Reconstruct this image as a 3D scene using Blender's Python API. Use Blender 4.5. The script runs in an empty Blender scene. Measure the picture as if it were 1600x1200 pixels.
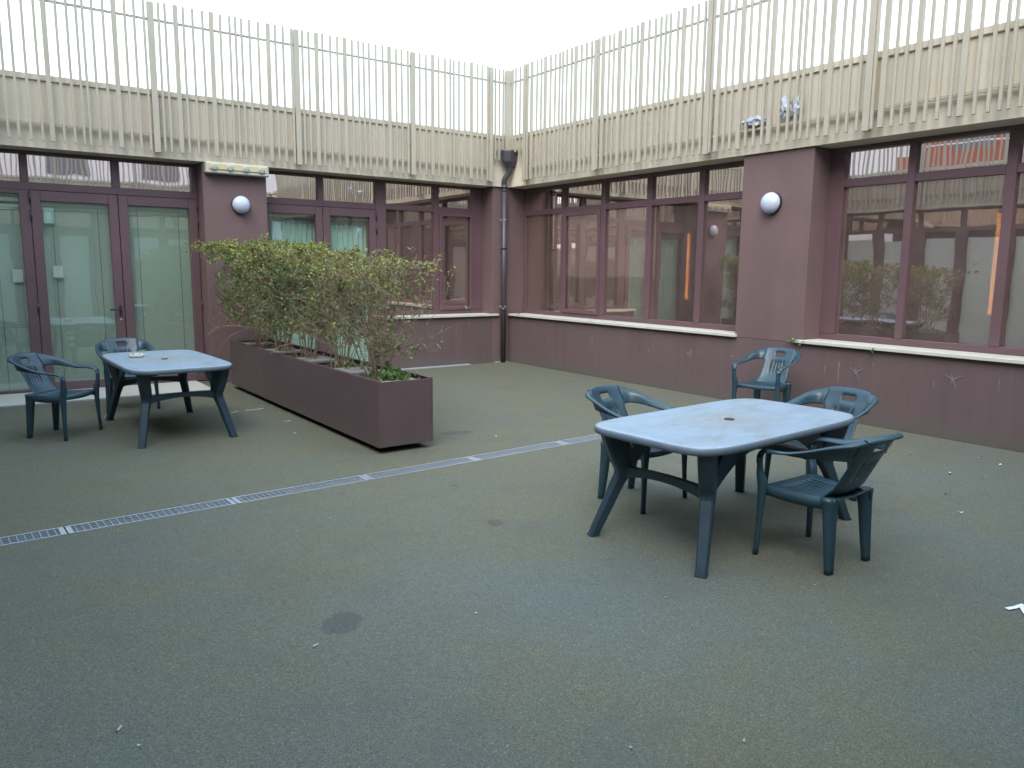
import bpy, bmesh, math, random
import numpy as np
from mathutils import Vector, Matrix, noise
random.seed(7); RNG = np.random.default_rng(11)
scene = bpy.context.scene
COL = scene.collection

# ------------------------------------------------------------------ camera
cam = bpy.data.cameras.new('camera'); cam_o = bpy.data.objects.new('camera', cam); COL.objects.link(cam_o)
cam.sensor_width = 36; cam.lens = 26.93; cam.clip_start = .05; cam.clip_end = 3000
Rv = Vector((.813008, -.582172, .009694)); Uv = Vector((.078813, .126528, .988827)); Fv = Vector((.576894, .803160, -.148751))
m = Matrix((Rv, Uv, -Fv)).transposed().to_4x4(); m.translation = Vector((-7.985, -11.260, 1.66))
cam_o.matrix_world = m
scene.camera = cam_o

# ------------------------------------------------------------------ sky and sun (soft light, thin high cloud)
SUN_EL, SUN_AZ = math.radians(46), math.radians(220)     # azimuth measured from +X towards +Y: veiled sun behind the viewer
w = bpy.data.worlds.new('World'); scene.world = w; w.use_nodes = True
nt = w.node_tree; nt.nodes.clear()
sky = nt.nodes.new('ShaderNodeTexSky'); sky.sky_type = 'NISHITA'; sky.sun_disc = False
sky.sun_elevation = SUN_EL; sky.sun_rotation = math.pi/2 - SUN_AZ
sky.air_density = 1.0; sky.dust_density = 2.5; sky.ozone_density = 1.0; sky.altitude = 100
mixw = nt.nodes.new('ShaderNodeMix'); mixw.data_type = 'RGBA'; mixw.inputs[0].default_value = .62
mixw.inputs[7].default_value = (5.85, 7.4, 8.95, 1)          # even thin cloud veil
bg = nt.nodes.new('ShaderNodeBackground'); bg.inputs[1].default_value = .15
wo = nt.nodes.new('ShaderNodeOutputWorld')
nt.links.new(sky.outputs[0], mixw.inputs[6]); nt.links.new(mixw.outputs[2], bg.inputs[0]); nt.links.new(bg.outputs[0], wo.inputs[0])
sun = bpy.data.lights.new('sun', 'SUN'); sun.energy = 1.25; sun.angle = math.radians(45); sun.color = (1, .985, .96)
sun_o = bpy.data.objects.new('sun', sun); COL.objects.link(sun_o)
sd = Vector((math.cos(SUN_EL)*math.cos(SUN_AZ), math.cos(SUN_EL)*math.sin(SUN_AZ), math.sin(SUN_EL)))
sun_o.rotation_euler = sd.to_track_quat('Z', 'Y').to_euler(); sun_o.location = sd*60
vs = scene.view_settings; vs.view_transform = 'Standard'; vs.look = 'None'; vs.gamma = 1; vs.exposure = 1.43; vs.use_curve_mapping = False
scene.cycles.max_bounces = 10; scene.cycles.transparent_max_bounces = 16; scene.cycles.glossy_bounces = 5; scene.cycles.diffuse_bounces = 4
scene.cycles.caustics_reflective = False; scene.cycles.caustics_refractive = False
scene.cycles.use_denoising = True

# ------------------------------------------------------------------ materials
def mat(name, col, rough=.6, spec=.5, metal=0., var=.0, vscale=6., grain=0., gscale=200., bump=0., bscale=80., streak=0., foot=None):
    m = bpy.data.materials.new(name); m.use_nodes = True; t = m.node_tree; b = t.nodes['Principled BSDF']
    b.inputs['Roughness'].default_value = rough; b.inputs['Metallic'].default_value = metal
    b.inputs['Specular IOR Level'].default_value = spec
    b.inputs['Base Color'].default_value = (*col, 1)
    geo = t.nodes.new('ShaderNodeNewGeometry'); pos = geo.outputs['Position']
    if var or grain:
        n1 = t.nodes.new('ShaderNodeTexNoise'); n1.inputs['Scale'].default_value = vscale; n1.inputs['Detail'].default_value = 5
        n2 = t.nodes.new('ShaderNodeTexNoise'); n2.inputs['Scale'].default_value = gscale; n2.inputs['Detail'].default_value = 2
        t.links.new(pos, n1.inputs[0]); t.links.new(pos, n2.inputs[0])
        ma = t.nodes.new('ShaderNodeMath'); ma.operation = 'MULTIPLY_ADD'; ma.inputs[1].default_value = var*2; ma.inputs[2].default_value = 1-var
        mb = t.nodes.new('ShaderNodeMath'); mb.operation = 'MULTIPLY_ADD'; mb.inputs[1].default_value = grain*2; mb.inputs[2].default_value = 1-grain
        t.links.new(n1.outputs[0], ma.inputs[0]); t.links.new(n2.outputs[0], mb.inputs[0])
        mm = t.nodes.new('ShaderNodeMath'); mm.operation = 'MULTIPLY'; t.links.new(ma.outputs[0], mm.inputs[0]); t.links.new(mb.outputs[0], mm.inputs[1])
        fac = mm.outputs[0]
        if streak:
            mp = t.nodes.new('ShaderNodeVectorMath'); mp.operation = 'MULTIPLY'; mp.inputs[1].default_value = (9, 9, .55); t.links.new(pos, mp.inputs[0])
            n4 = t.nodes.new('ShaderNodeTexNoise'); n4.inputs['Scale'].default_value = 1.; n4.inputs['Detail'].default_value = 6; n4.inputs['Roughness'].default_value = .62; t.links.new(mp.outputs[0], n4.inputs[0])
            ms = t.nodes.new('ShaderNodeMath'); ms.operation = 'MULTIPLY_ADD'; ms.inputs[1].default_value = streak*2; ms.inputs[2].default_value = 1-streak; t.links.new(n4.outputs[0], ms.inputs[0])
            m5 = t.nodes.new('ShaderNodeMath'); m5.operation = 'MULTIPLY'; t.links.new(fac, m5.inputs[0]); t.links.new(ms.outputs[0], m5.inputs[1]); fac = m5.outputs[0]
        vm = t.nodes.new('ShaderNodeVectorMath'); vm.operation = 'SCALE'; vm.inputs[0].default_value = col
        t.links.new(fac, vm.inputs['Scale']); last = vm.outputs[0]
        if foot:     # splash dirt with a ragged upper edge
            sz = t.nodes.new('ShaderNodeSeparateXYZ'); t.links.new(pos, sz.inputs[0])
            n6 = t.nodes.new('ShaderNodeTexNoise'); n6.inputs['Scale'].default_value = 7; n6.inputs['Detail'].default_value = 6; t.links.new(pos, n6.inputs[0])
            ad = t.nodes.new('ShaderNodeMath'); ad.operation = 'MULTIPLY_ADD'; ad.inputs[1].default_value = -.34; t.links.new(n6.outputs[0], ad.inputs[0]); t.links.new(sz.outputs[2], ad.inputs[2])
            mr = t.nodes.new('ShaderNodeMapRange'); mr.inputs['From Min'].default_value = -.17; mr.inputs['From Max'].default_value = .05; mr.inputs['To Min'].default_value = .6; mr.inputs['To Max'].default_value = 0; t.links.new(ad.outputs[0], mr.inputs['Value'])
            fm = t.nodes.new('ShaderNodeMix'); fm.data_type = 'RGBA'; fm.inputs[7].default_value = (*foot, 1); t.links.new(mr.outputs[0], fm.inputs[0]); t.links.new(last, fm.inputs[6]); last = fm.outputs[2]
        t.links.new(last, b.inputs['Base Color'])
        rr = t.nodes.new('ShaderNodeMath'); rr.operation = 'MULTIPLY_ADD'; rr.inputs[1].default_value = .25; rr.inputs[2].default_value = rough-.12
        t.links.new(n1.outputs[0], rr.inputs[0]); t.links.new(rr.outputs[0], b.inputs['Roughness'])
    if bump:
        n3 = t.nodes.new('ShaderNodeTexNoise'); n3.inputs['Scale'].default_value = bscale; n3.inputs['Detail'].default_value = 4
        t.links.new(pos, n3.inputs[0])
        bp = t.nodes.new('ShaderNodeBump'); bp.inputs['Strength'].default_value = bump; bp.inputs['Distance'].default_value = .01
        t.links.new(n3.outputs[0], bp.inputs['Height']); t.links.new(bp.outputs[0], b.inputs['Normal'])
    return m

def glass(name, tint, refl_col, base, wob=.02, dust=.05):
    """pane: tinted transparency mixed with a mirror reflection, base = reflectance seen face on"""
    m = bpy.data.materials.new(name); m.use_nodes = True; t = m.node_tree; t.nodes.clear()
    out = t.nodes.new('ShaderNodeOutputMaterial'); mx = t.nodes.new('ShaderNodeMixShader')
    tr = t.nodes.new('ShaderNodeBsdfTransparent'); tr.inputs[0].default_value = (*tint, 1)
    gl = t.nodes.new('ShaderNodeBsdfGlossy'); gl.inputs[0].default_value = (*refl_col, 1); gl.inputs['Roughness'].default_value = .012
    ge = t.nodes.new('ShaderNodeNewGeometry'); dt = t.nodes.new('ShaderNodeVectorMath'); dt.operation = 'DOT_PRODUCT'
    t.links.new(ge.outputs['Normal'], dt.inputs[0]); t.links.new(ge.outputs['Incoming'], dt.inputs[1])
    ab = t.nodes.new('ShaderNodeMath'); ab.operation = 'ABSOLUTE'; t.links.new(dt.outputs['Value'], ab.inputs[0])
    om = t.nodes.new('ShaderNodeMath'); om.operation = 'SUBTRACT'; om.inputs[0].default_value = 1; t.links.new(ab.outputs[0], om.inputs[1])
    fr = t.nodes.new('ShaderNodeMath'); fr.operation = 'POWER'; fr.inputs[1].default_value = 5; t.links.new(om.outputs[0], fr.inputs[0])
    ma = t.nodes.new('ShaderNodeMath'); ma.operation = 'MULTIPLY_ADD'; ma.use_clamp = True; ma.inputs[1].default_value = 1-base; ma.inputs[2].default_value = base
    geo = t.nodes.new('ShaderNodeNewGeometry')
    n = t.nodes.new('ShaderNodeTexNoise'); n.inputs['Scale'].default_value = 2.2; n.inputs['Detail'].default_value = 1
    bp = t.nodes.new('ShaderNodeBump'); bp.inputs['Strength'].default_value = wob; bp.inputs['Distance'].default_value = .05
    t.links.new(geo.outputs['Position'], n.inputs[0]); t.links.new(n.outputs[0], bp.inputs['Height']); t.links.new(bp.outputs[0], gl.inputs['Normal'])
    t.links.new(fr.outputs[0], ma.inputs[0]); t.links.new(ma.outputs[0], mx.inputs[0])
    t.links.new(tr.outputs[0], mx.inputs[1]); t.links.new(gl.outputs[0], mx.inputs[2])
    # a thin film of dust, smeared unevenly
    df = t.nodes.new('ShaderNodeBsdfDiffuse'); df.inputs[0].default_value = (.54, .43, .39, 1)
    dn_ = t.nodes.new('ShaderNodeTexNoise'); dn_.inputs['Scale'].default_value = 3.5; dn_.inputs['Detail'].default_value = 7; dn_.inputs['Roughness'].default_value = .7
    t.links.new(geo.outputs['Position'], dn_.inputs[0])
    dm = t.nodes.new('ShaderNodeMath'); dm.operation = 'MULTIPLY'; dm.inputs[1].default_value = dust*2; t.links.new(dn_.outputs[0], dm.inputs[0])
    m2 = t.nodes.new('ShaderNodeMixShader'); t.links.new(dm.outputs[0], m2.inputs[0]); t.links.new(mx.outputs[0], m2.inputs[1]); t.links.new(df.outputs[0], m2.inputs[2])
    t.links.new(m2.outputs[0], out.inputs[0])
    return m

def emit(name, col, s):
    m = bpy.data.materials.new(name); m.use_nodes = True; b = m.node_tree.nodes['Principled BSDF']
    b.inputs['Base Color'].default_value = (*col, 1); b.inputs['Emission Color'].default_value = (*col, 1); b.inputs['Emission Strength'].default_value = s
    return m

M = {}
M['brown'] = mat('brown_render', (.155, .101, .100), .75, .3, var=.16, vscale=1.6, grain=.06, gscale=150, bump=.12, bscale=160, streak=.13, foot=(.11, .11, .09))
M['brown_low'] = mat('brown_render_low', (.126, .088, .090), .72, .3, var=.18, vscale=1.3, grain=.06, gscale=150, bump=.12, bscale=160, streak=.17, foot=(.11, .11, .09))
M['frame'] = mat('brown_aluminium', (.124, .073, .082), .42, .5, var=.08, vscale=3)
M['beige'] = mat('beige_panel', (.635, .57, .455), .7, .3, var=.1, vscale=1.1, grain=.03, gscale=120, streak=.10)
M['bar'] = mat('beige_painted_metal', (.385, .352, .275), .5, .4, var=.14, vscale=3, streak=.08)
M['soffit'] = mat('soffit_paint', (.12, .085, .09), .8, .2)
M['marble'] = mat('pale_marble', (.54, .53, .47), .5, .4, var=.12, vscale=9, grain=.05, gscale=90)
M['edge'] = mat('grey_metal_edge', (.42, .47, .52), .4, .5, metal=.3, var=.1)
M['pipe'] = mat('dark_pipe_paint', (.050, .047, .056), .42, .5, var=.1, vscale=8)
M['globe'] = mat('opal_globe', (.48, .53, .64), .25, .5)
M['black'] = mat('black_plastic', (.015, .015, .02), .4)
M['lightbox'] = mat('clouded_plastic', (.46, .46, .38), .3, .5, var=.15, vscale=14)
M['lens'] = mat('lamp_lens', (.33, .37, .31), .25, .4)
M['amber'] = mat('amber_reflector', (.54, .45, .27), .4, .5, var=.1, vscale=10)
M['hinge'] = mat('hinge_metal', (.03, .03, .04), .35, .5)
M['planter'] = mat('brown_sheet', (.098, .066, .069), .5, .4, var=.14, vscale=2.2, grain=.05, gscale=140, streak=.14, foot=(.10, .095, .08))
M['soil'] = mat('dry_soil', (.075, .055, .042), .95, .1, var=.35, vscale=18, grain=.2, gscale=160, bump=.9, bscale=60)
M['concrete'] = mat('planter_concrete', (.27, .255, .23), .9, .2, var=.2, vscale=9, grain=.1, gscale=150, bump=.3)
M['galv'] = mat('galvanised_steel', (.42, .46, .50), .42, .5, metal=.45, var=.15, vscale=12)
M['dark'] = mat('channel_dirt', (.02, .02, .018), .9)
M['plastic'] = mat('blue_green_plastic', (.024, .058, .080), .36, .5, var=.2, vscale=7, grain=.06, gscale=90, bump=.03, bscale=300)
M['plastic_leg'] = mat('dark_table_plastic', (.019, .042, .060), .42, .5, var=.25, vscale=6, grain=.06, gscale=90)
M['edge_plastic'] = mat('table_edge_plastic', (.125, .165, .205), .5, .4, var=.2, vscale=10, grain=.12, gscale=120)
M['blind'] = mat('pale_blind', (.55, .575, .51), .7, .2)
M['curtain'] = mat('pale_curtain', (.58, .72, .66), .85, .1)
M['paper'] = mat('white_paper', (.78, .80, .80), .8, .1)
M['notice'] = mat('pale_notice', (.50, .74, .74), .7, .1)
M['inner'] = mat('inner_wall', (.30, .17, .13), .8, .2)
M['innerfloor'] = mat('inner_floor', (.16, .12, .10), .5, .3)
M['innerceil'] = mat('inner_ceiling', (.45, .42, .38), .8, .2)
M['pink'] = mat('pink_plaster', (.90, .80, .77), .85, .2, var=.06, vscale=.6)
M['red'] = mat('red_plaster', (.42, .13, .085), .8, .2, var=.1, vscale=.8)
M['grille'] = mat('shutter_grey', (.20, .17, .18), .6)
M['roof'] = mat('roof_membrane', (.24, .23, .22), .9, .2, var=.1)
M['stain'] = mat('lime_stain', (.200, .168, .178), .9, .1, var=.3, vscale=40)
M['glass_r'] = glass('bronze_mirror_glass', (.50, .40, .36), (.94, .77, .71), .56, dust=.10)
M['glass_t'] = glass('mirror_transom_glass', (.5, .46, .45), (.97, .87, .84), .76, dust=.07)
M['glass_d'] = glass('green_clear_glass', (.90, .965, .93), (.85, .95, .95), .115, dust=.03)
M['glass_o'] = glass('plain_clear_glass', (.96, .98, .97), (.9, .95, .95), .03, dust=.02)
M['roller'] = mat('roller_blind_cloth', (.80, .81, .76), .8, .1)
M['lamp'] = emit('warm_lamp', (1, .60, .20), 3.0)
M['scrap'] = mat('dirty_paper', (.42, .44, .44), .8, .1)
M['ceramic'] = mat('cream_ceramic', (.68, .60, .48), .3, .5)
M['ash'] = mat('cigarette_ash', (.16, .11, .09), .9, .1, var=.4, vscale=80)
M['leafdry'] = mat('dry_leaf_brown', (.30, .17, .09), .8, .1)
M['bag'] = mat('grey_plastic_film', (.36, .39, .43), .4, .4, var=.35, vscale=25)
M['bark'] = mat('twig_bark', (.28, .215, .155), .85, .1, var=.25, vscale=20)

def leaf_mat(name):
    m = bpy.data.materials.new(name); m.use_nodes = True; t = m.node_tree; b = t.nodes['Principled BSDF']
    at = t.nodes.new('ShaderNodeAttribute'); at.attribute_name = 'leafcol'
    t.links.new(at.outputs[0], b.inputs['Base Color']); b.inputs['Roughness'].default_value = .5
    tl = t.nodes.new('ShaderNodeBsdfTranslucent'); t.links.new(at.outputs[0], tl.inputs[0])
    mx = t.nodes.new('ShaderNodeMixShader'); mx.inputs[0].default_value = .3
    out = t.nodes['Material Output']; t.links.new(b.outputs[0], mx.inputs[1]); t.links.new(tl.outputs[0], mx.inputs[2]); t.links.new(mx.outputs[0], out.inputs[0])
    return m
M['leaf'] = leaf_mat('leaf')

def table_mat():
    m = mat('weathered_table_top', (.30, .37, .42), .42, .5, var=.0); t = m.node_tree; b = t.nodes['Principled BSDF']
    tc = t.nodes.new('ShaderNodeTexCoord')
    n = t.nodes.new('ShaderNodeTexNoise'); n.inputs['Scale'].default_value = 3.2; n.inputs['Detail'].default_value = 8; n.inputs['Roughness'].default_value = .65
    mp = t.nodes.new('ShaderNodeMapping'); mp.inputs['Scale'].default_value = (1, 2.6, 1)
    t.links.new(tc.outputs['Object'], mp.inputs[0]); t.links.new(mp.outputs[0], n.inputs[0])
    cr = t.nodes.new('ShaderNodeValToRGB'); e = cr.color_ramp.elements
    e[0].position = .30; e[0].color = (.215, .255, .275, 1); e[1].position = .66; e[1].color = (.265, .35, .43, 1)
    x = e.new(.48); x.color = (.24, .315, .385, 1)
    n2 = t.nodes.new('ShaderNodeTexNoise'); n2.inputs['Scale'].default_value = 26; n2.inputs['Detail'].default_value = 6
    t.links.new(tc.outputs['Object'], n2.inputs[0])
    # brown dirt around the parasol hole and along the moulded cross lines
    sx = t.nodes.new('ShaderNodeSeparateXYZ'); t.links.new(tc.outputs['Object'], sx.inputs[0])
    def M1(op, a, b_=None, c=None):
        q = t.nodes.new('ShaderNodeMath'); q.operation = op
        for i, v in enumerate((a, b_, c)):
            if v is None: continue
            if isinstance(v, (int, float)): q.inputs[i].default_value = v
            else: t.links.new(v, q.inputs[i])
        return q.outputs[0]
    xx = M1('ABSOLUTE', sx.outputs[0]); yy = M1('ABSOLUTE', sx.outputs[1])
    r2 = M1('ADD', M1('MULTIPLY', xx, xx), M1('MULTIPLY', M1('MULTIPLY', yy, yy), 2.2))
    blot = M1('POWER', 2.718, M1('MULTIPLY', r2, -9.))
    line = M1('POWER', 2.718, M1('MULTIPLY', M1('POWER', M1('MULTIPLY', M1('SUBTRACT', xx, M1('MULTIPLY', yy, 1.75)), 34.), 2.), -1.))
    fac = M1('MULTIPLY', M1('ADD', M1('MULTIPLY', blot, .8), M1('MULTIPLY', line, .45)), n2.outputs[0])
    mx = t.nodes.new('ShaderNodeMix'); mx.data_type = 'RGBA'; mx.inputs[7].default_value = (.25, .22, .17, 1)
    t.links.new(n.outputs[0], cr.inputs[0]); t.links.new(cr.outputs[0], mx.inputs[6]); t.links.new(fac, mx.inputs[0]); t.links.new(mx.outputs[2], b.inputs['Base Color'])
    ro = M1('MULTIPLY_ADD', n2.outputs[0], .4, .22); t.links.new(ro, b.inputs['Roughness'])
    return m
M['tabletop'] = table_mat()

def ground_mat():
    m = bpy.data.materials.new('mossy_rubber_paving'); m.use_nodes = True; t = m.node_tree; b = t.nodes['Principled BSDF']
    geo = t.nodes.new('ShaderNodeNewGeometry'); P = geo.outputs['Position']
    def nz(s, d=4, r=.55):
        n = t.nodes.new('ShaderNodeTexNoise'); n.inputs['Scale'].default_value = s; n.inputs['Detail'].default_value = d; n.inputs['Roughness'].default_value = r
        t.links.new(P, n.inputs[0]); return n.outputs[0]
    def ramp(v, stops):
        c = t.nodes.new('ShaderNodeValToRGB'); e = c.color_ramp.elements
        e[0].position, e[0].color = stops[0][0], (*stops[0][1], 1); e[1].position, e[1].color = stops[-1][0], (*stops[-1][1], 1)
        for p, cc in stops[1:-1]:
            q = e.new(p); q.color = (*cc, 1)
        t.links.new(v, c.inputs[0]); return c.outputs[0]
    def mix(f, a, b_, mode='MIX'):
        q = t.nodes.new('ShaderNodeMix'); q.data_type = 'RGBA'; q.blend_type = mode
        for i, v in ((0, f), (6, a), (7, b_)):
            if isinstance(v, (int, float)): q.inputs[i].default_value = v
            elif isinstance(v, tuple): q.inputs[i].default_value = (*v, 1)
            else: t.links.new(v, q.inputs[i])
        return q.outputs[2]
    def M1(op, *a):
        q = t.nodes.new('ShaderNodeMath'); q.operation = op
        for i, v in enumerate(a):
            if isinstance(v, (int, float)): q.inputs[i].default_value = v
            else: t.links.new(v, q.inputs[i])
        return q.outputs[0]
    base = ramp(nz(.55, 6), [(.34, (.110, .128, .119)), (.5, (.120, .130, .107)), (.68, (.131, .127, .083))])
    vo = t.nodes.new('ShaderNodeTexVoronoi'); vo.inputs['Scale'].default_value = 190; t.links.new(P, vo.inputs[0])
    sc_ = t.nodes.new('ShaderNodeSeparateColor'); t.links.new(vo.outputs['Color'], sc_.inputs[0])
    g = ramp(sc_.outputs[0], [(.0, (.30, .31, .33)), (.25, (.75, .77, .78)), (.75, (1.15, 1.13, 1.08)), (.96, (1.5, 1.45, 1.35)), (1., (2.6, 2.5, 2.3))])
    sp = t.nodes.new('ShaderNodeSeparateXYZ'); t.links.new(P, sp.inputs[0])
    mossy = t.nodes.new('ShaderNodeMapRange'); mossy.inputs['From Min'].default_value = -9.5; mossy.inputs['From Max'].default_value = -6.0; mossy.interpolation_type = 'SMOOTHSTEP'
    t.links.new(M1('ADD', sp.outputs[1], M1('MULTIPLY', M1('SUBTRACT', nz(.9, 5), .5), 6.)), mossy.inputs['Value'])
    base = mix(M1('MULTIPLY', mossy.outputs[0], .75), base, ramp(nz(1.7, 5), [(.35, (.117, .122, .095)), (.65, (.129, .124, .078))]))
    c = mix(.5, base, g, 'MULTIPLY')
    c = mix(M1('MULTIPLY', ramp(nz(2.6, 5), [(.52, (0, 0, 0)), (.72, (1, 1, 1))]), .35), c, (.085, .095, .085))
    # worn dark patches with ragged edges
    def patch(px, py, rx, ry, rot):
        mp = t.nodes.new('ShaderNodeVectorMath'); mp.operation = 'SUBTRACT'; mp.inputs[1].default_value = (px, py, 0); t.links.new(P, mp.inputs[0])
        vr = t.nodes.new('ShaderNodeVectorRotate'); vr.rotation_type = 'Z_AXIS'; vr.inputs['Angle'].default_value = rot; t.links.new(mp.outputs[0], vr.inputs[0])
        s = t.nodes.new('ShaderNodeSeparateXYZ'); t.links.new(vr.outputs[0], s.inputs[0])
        d = M1('ADD', M1('POWER', M1('ABSOLUTE', M1('DIVIDE', s.outputs[0], rx)), 3.), M1('POWER', M1('ABSOLUTE', M1('DIVIDE', s.outputs[1], ry)), 3.))
        d = M1('ADD', d, M1('MULTIPLY', M1('SUBTRACT', nz(22, 5), .5), 2.6))
        q = t.nodes.new('ShaderNodeMapRange'); q.inputs['From Min'].default_value = .75; q.inputs['From Max'].default_value = 1.15; q.inputs['To Min'].default_value = .42; q.inputs['To Max'].default_value = 0
        t.links.new(d, q.inputs['Value']); return q.outputs[0]
    for a in ((-6.64, -8.03, .085, .115, .75), (-5.23, -7.25, .05, .07, .4), (-3.98, -4.72, .16, .08, .2), (-5.0, -6.35, .035, .02, .2), (-2.6, -6.2, .14, .08, .5)):
        c = mix(patch(*a), c, (.045, .052, .058))
    t.links.new(c, b.inputs['Base Color']); b.inputs['Roughness'].default_value = .85; b.inputs['Specular IOR Level'].default_value = .25
    bp = t.nodes.new('ShaderNodeBump'); bp.inputs['Strength'].default_value = .35; bp.inputs['Distance'].default_value = .004
    t.links.new(vo.outputs['Distance'], bp.inputs['Height']); t.links.new(bp.outputs[0], b.inputs['Normal'])
    return m
M['ground'] = ground_mat()

# ------------------------------------------------------------------ builders
ORG = {}
def wloc(o):
    v = Vector((0, 0, 0))
    while o is not None:
        v += ORG.get(o.name, Vector((0, 0, 0))); o = o.parent
    return v
def tag(o, label=None, cat=None, group=None, kind=None):
    if label: o['label'] = label
    if cat: o['category'] = cat
    if group: o['group'] = group
    if kind: o['kind'] = kind
    return o
def thing(name, loc, label, cat, group=None):
    o = bpy.data.objects.new(name, None); COL.objects.link(o); o.location = loc; o.empty_display_size = .2
    ORG[o.name] = Vector(loc); return tag(o, label, cat, group)
def link(name, me, parent=None, loc=None):
    o = bpy.data.objects.new(name, me); COL.objects.link(o)
    if parent: o.parent = parent
    if loc is not None: o.location = loc
    ORG[o.name] = Vector(loc) if loc is not None else Vector((0, 0, 0))
    return o
def obj(name, bm, material, parent=None, smooth=False, origin=None):
    """bm in world coordinates; stored relative to its parents' origins"""
    off = wloc(parent) if parent else Vector((0, 0, 0))
    if origin is not None: off = Vector(origin)
    bmesh.ops.translate(bm, verts=bm.verts, vec=-off)
    me = bpy.data.meshes.new(name); bm.normal_update(); bm.to_mesh(me); bm.free()
    me.materials.append(M[material] if isinstance(material, str) else material)
    if smooth: me.polygons.foreach_set('use_smooth', [True]*len(me.polygons))
    return link(name, me, parent, None if origin is None else (Vector(origin) if parent is None else Vector(origin)-wloc(parent)))
def add_box(bm, x0, x1, y0, y1, z0, z1, bev=0.):
    r = bmesh.ops.create_cube(bm, size=1)
    bmesh.ops.scale(bm, verts=r['verts'], vec=(abs(x1-x0), abs(y1-y0), abs(z1-z0)))
    bmesh.ops.translate(bm, verts=r['verts'], vec=((x0+x1)/2, (y0+y1)/2, (z0+z1)/2))
    if bev:
        es = {e for v in r['verts'] for e in v.link_edges}
        bmesh.ops.bevel(bm, geom=list(es), offset=bev, segments=1, affect='EDGES')
def box(name, b, material, parent=None, bev=0., origin=None):
    bm = bmesh.new(); add_box(bm, *b, bev); return obj(name, bm, material, parent, origin=origin)
def sweep(bm, pts, sects, closed_caps=True):
    """pts: list of centres; sects: list of lists of (offset vectors); rings are joined"""
    rings = [[bm.verts.new(Vector(p)+Vector(o)) for o in s] for p, s in zip(pts, sects)]
    n = len(rings[0])
    for a, b in zip(rings, rings[1:]):
        for i in range(n): bm.faces.new((a[i], a[(i+1) % n], b[(i+1) % n], b[i]))
    if closed_caps:
        bm.faces.new(rings[0][::-1]); bm.faces.new(rings[-1])
    return rings
def tube(bm, pts, rad, n=10):
    pts = [Vector(p) for p in pts]; rad = rad if isinstance(rad, (list, tuple)) else [rad]*len(pts)
    ref = None; sects = []
    for i, p in enumerate(pts):
        d = (pts[min(i+1, len(pts)-1)]-pts[max(i-1, 0)]).normalized()
        if ref is None: ref = d.orthogonal().normalized()
        u = (ref-d*ref.dot(d)).normalized(); ref = u; v = d.cross(u)
        sects.append([u*math.cos(2*math.pi*k/n)*rad[i]+v*math.sin(2*math.pi*k/n)*rad[i] for k in range(n)])
    sweep(bm, pts, sects)
def cr(P, n):
    """Catmull-Rom through control points (any tuples)"""
    P = [np.array(p, float) for p in P]; P = [2*P[0]-P[1]]+P+[2*P[-1]-P[-2]]; out = []
    for i in range(1, len(P)-2):
        for k in range(n):
            t = k/n; a, b, c, d = P[i-1:i+3]
            out.append(.5*((2*b)+(-a+c)*t+(2*a-5*b+4*c-d)*t*t+(-a+3*b-3*c+d)*t**3))
    out.append(P[-2]); return out
def copy_tree(o, parent=None):
    c = o.copy(); COL.objects.link(c); c.parent = parent
    for ch in list(o.children): copy_tree(ch, c)
    return c

# ------------------------------------------------------------------ ground with the drain trench
DA, DB = Vector((-8.75, -5.915, 0)), Vector((-.02, -5.52, 0))
dd = (DB-DA).normalized(); dn = Vector((-dd.y, dd.x, 0)); DW = .085
tq = [DA-dn*DW, DB-dn*DW, DB+dn*DW, DA+dn*DW]
bm = bmesh.new(); S = 120
ov = [bm.verts.new(v) for v in ((-S, -S, 0), (S, -S, 0), (S, S, 0), (-S, S, 0))]; iv = [bm.verts.new(v) for v in tq]
lv = [bm.verts.new(v+Vector((0, 0, -.12))) for v in tq]
for i in range(4):
    j = (i+1) % 4; bm.faces.new((ov[i], ov[j], iv[j], iv[i])); bm.faces.new((iv[i], iv[j], lv[j], lv[i]))
bm.faces.new(lv)
tag(obj('ground', bm, 'ground'), kind='structure')
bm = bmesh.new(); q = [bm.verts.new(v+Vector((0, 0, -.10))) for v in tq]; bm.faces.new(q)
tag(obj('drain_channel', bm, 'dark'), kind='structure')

# ------------------------------------------------------------------ courtyard wings
FB, FT = 3.065, 3.925          # fascia bottom / top
LX, LY = -8.80, -11.75         # the two sides behind the camera
D = .36                        # depth of the glazing behind the wall face
class Wall:
    """maps (s along wall, d into the building, z) to a world box"""
    def __init__(s, kind): s.k = kind
    def b(s, s0, s1, d0, d1, z0, z1):
        k = s.k
        if k == 'L': return (s0, s1, d0, d1, z0, z1)
        if k == 'R': return (d0, d1, s0, s1, z0, z1)
        if k == 'O': return (LX-d1, LX-d0, s0, s1, z0, z1)
        return (s0, s1, LY-d1, LY-d0, z0, z1)
    def p(s, a, d, z):
        return {'L': (a, d, z), 'R': (d, a, z), 'O': (LX-d, a, z), 'B': (a, LY-d, z)}[s.k]
def pane(W, parent, s0, s1, z0, z1, g, d=D+.012):
    return box('pane', W.b(s0-.01, s1+.01, d, d+.008, z0-.01, z1+.01), g, parent)
def member(W, parent, name, s0, s1, z0, z1, d0=D-.03, d1=D+.045, m_='frame', bev=.004):
    return box(name, W.b(s0, s1, d0, d1, z0, z1), m_, parent, bev)
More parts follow.
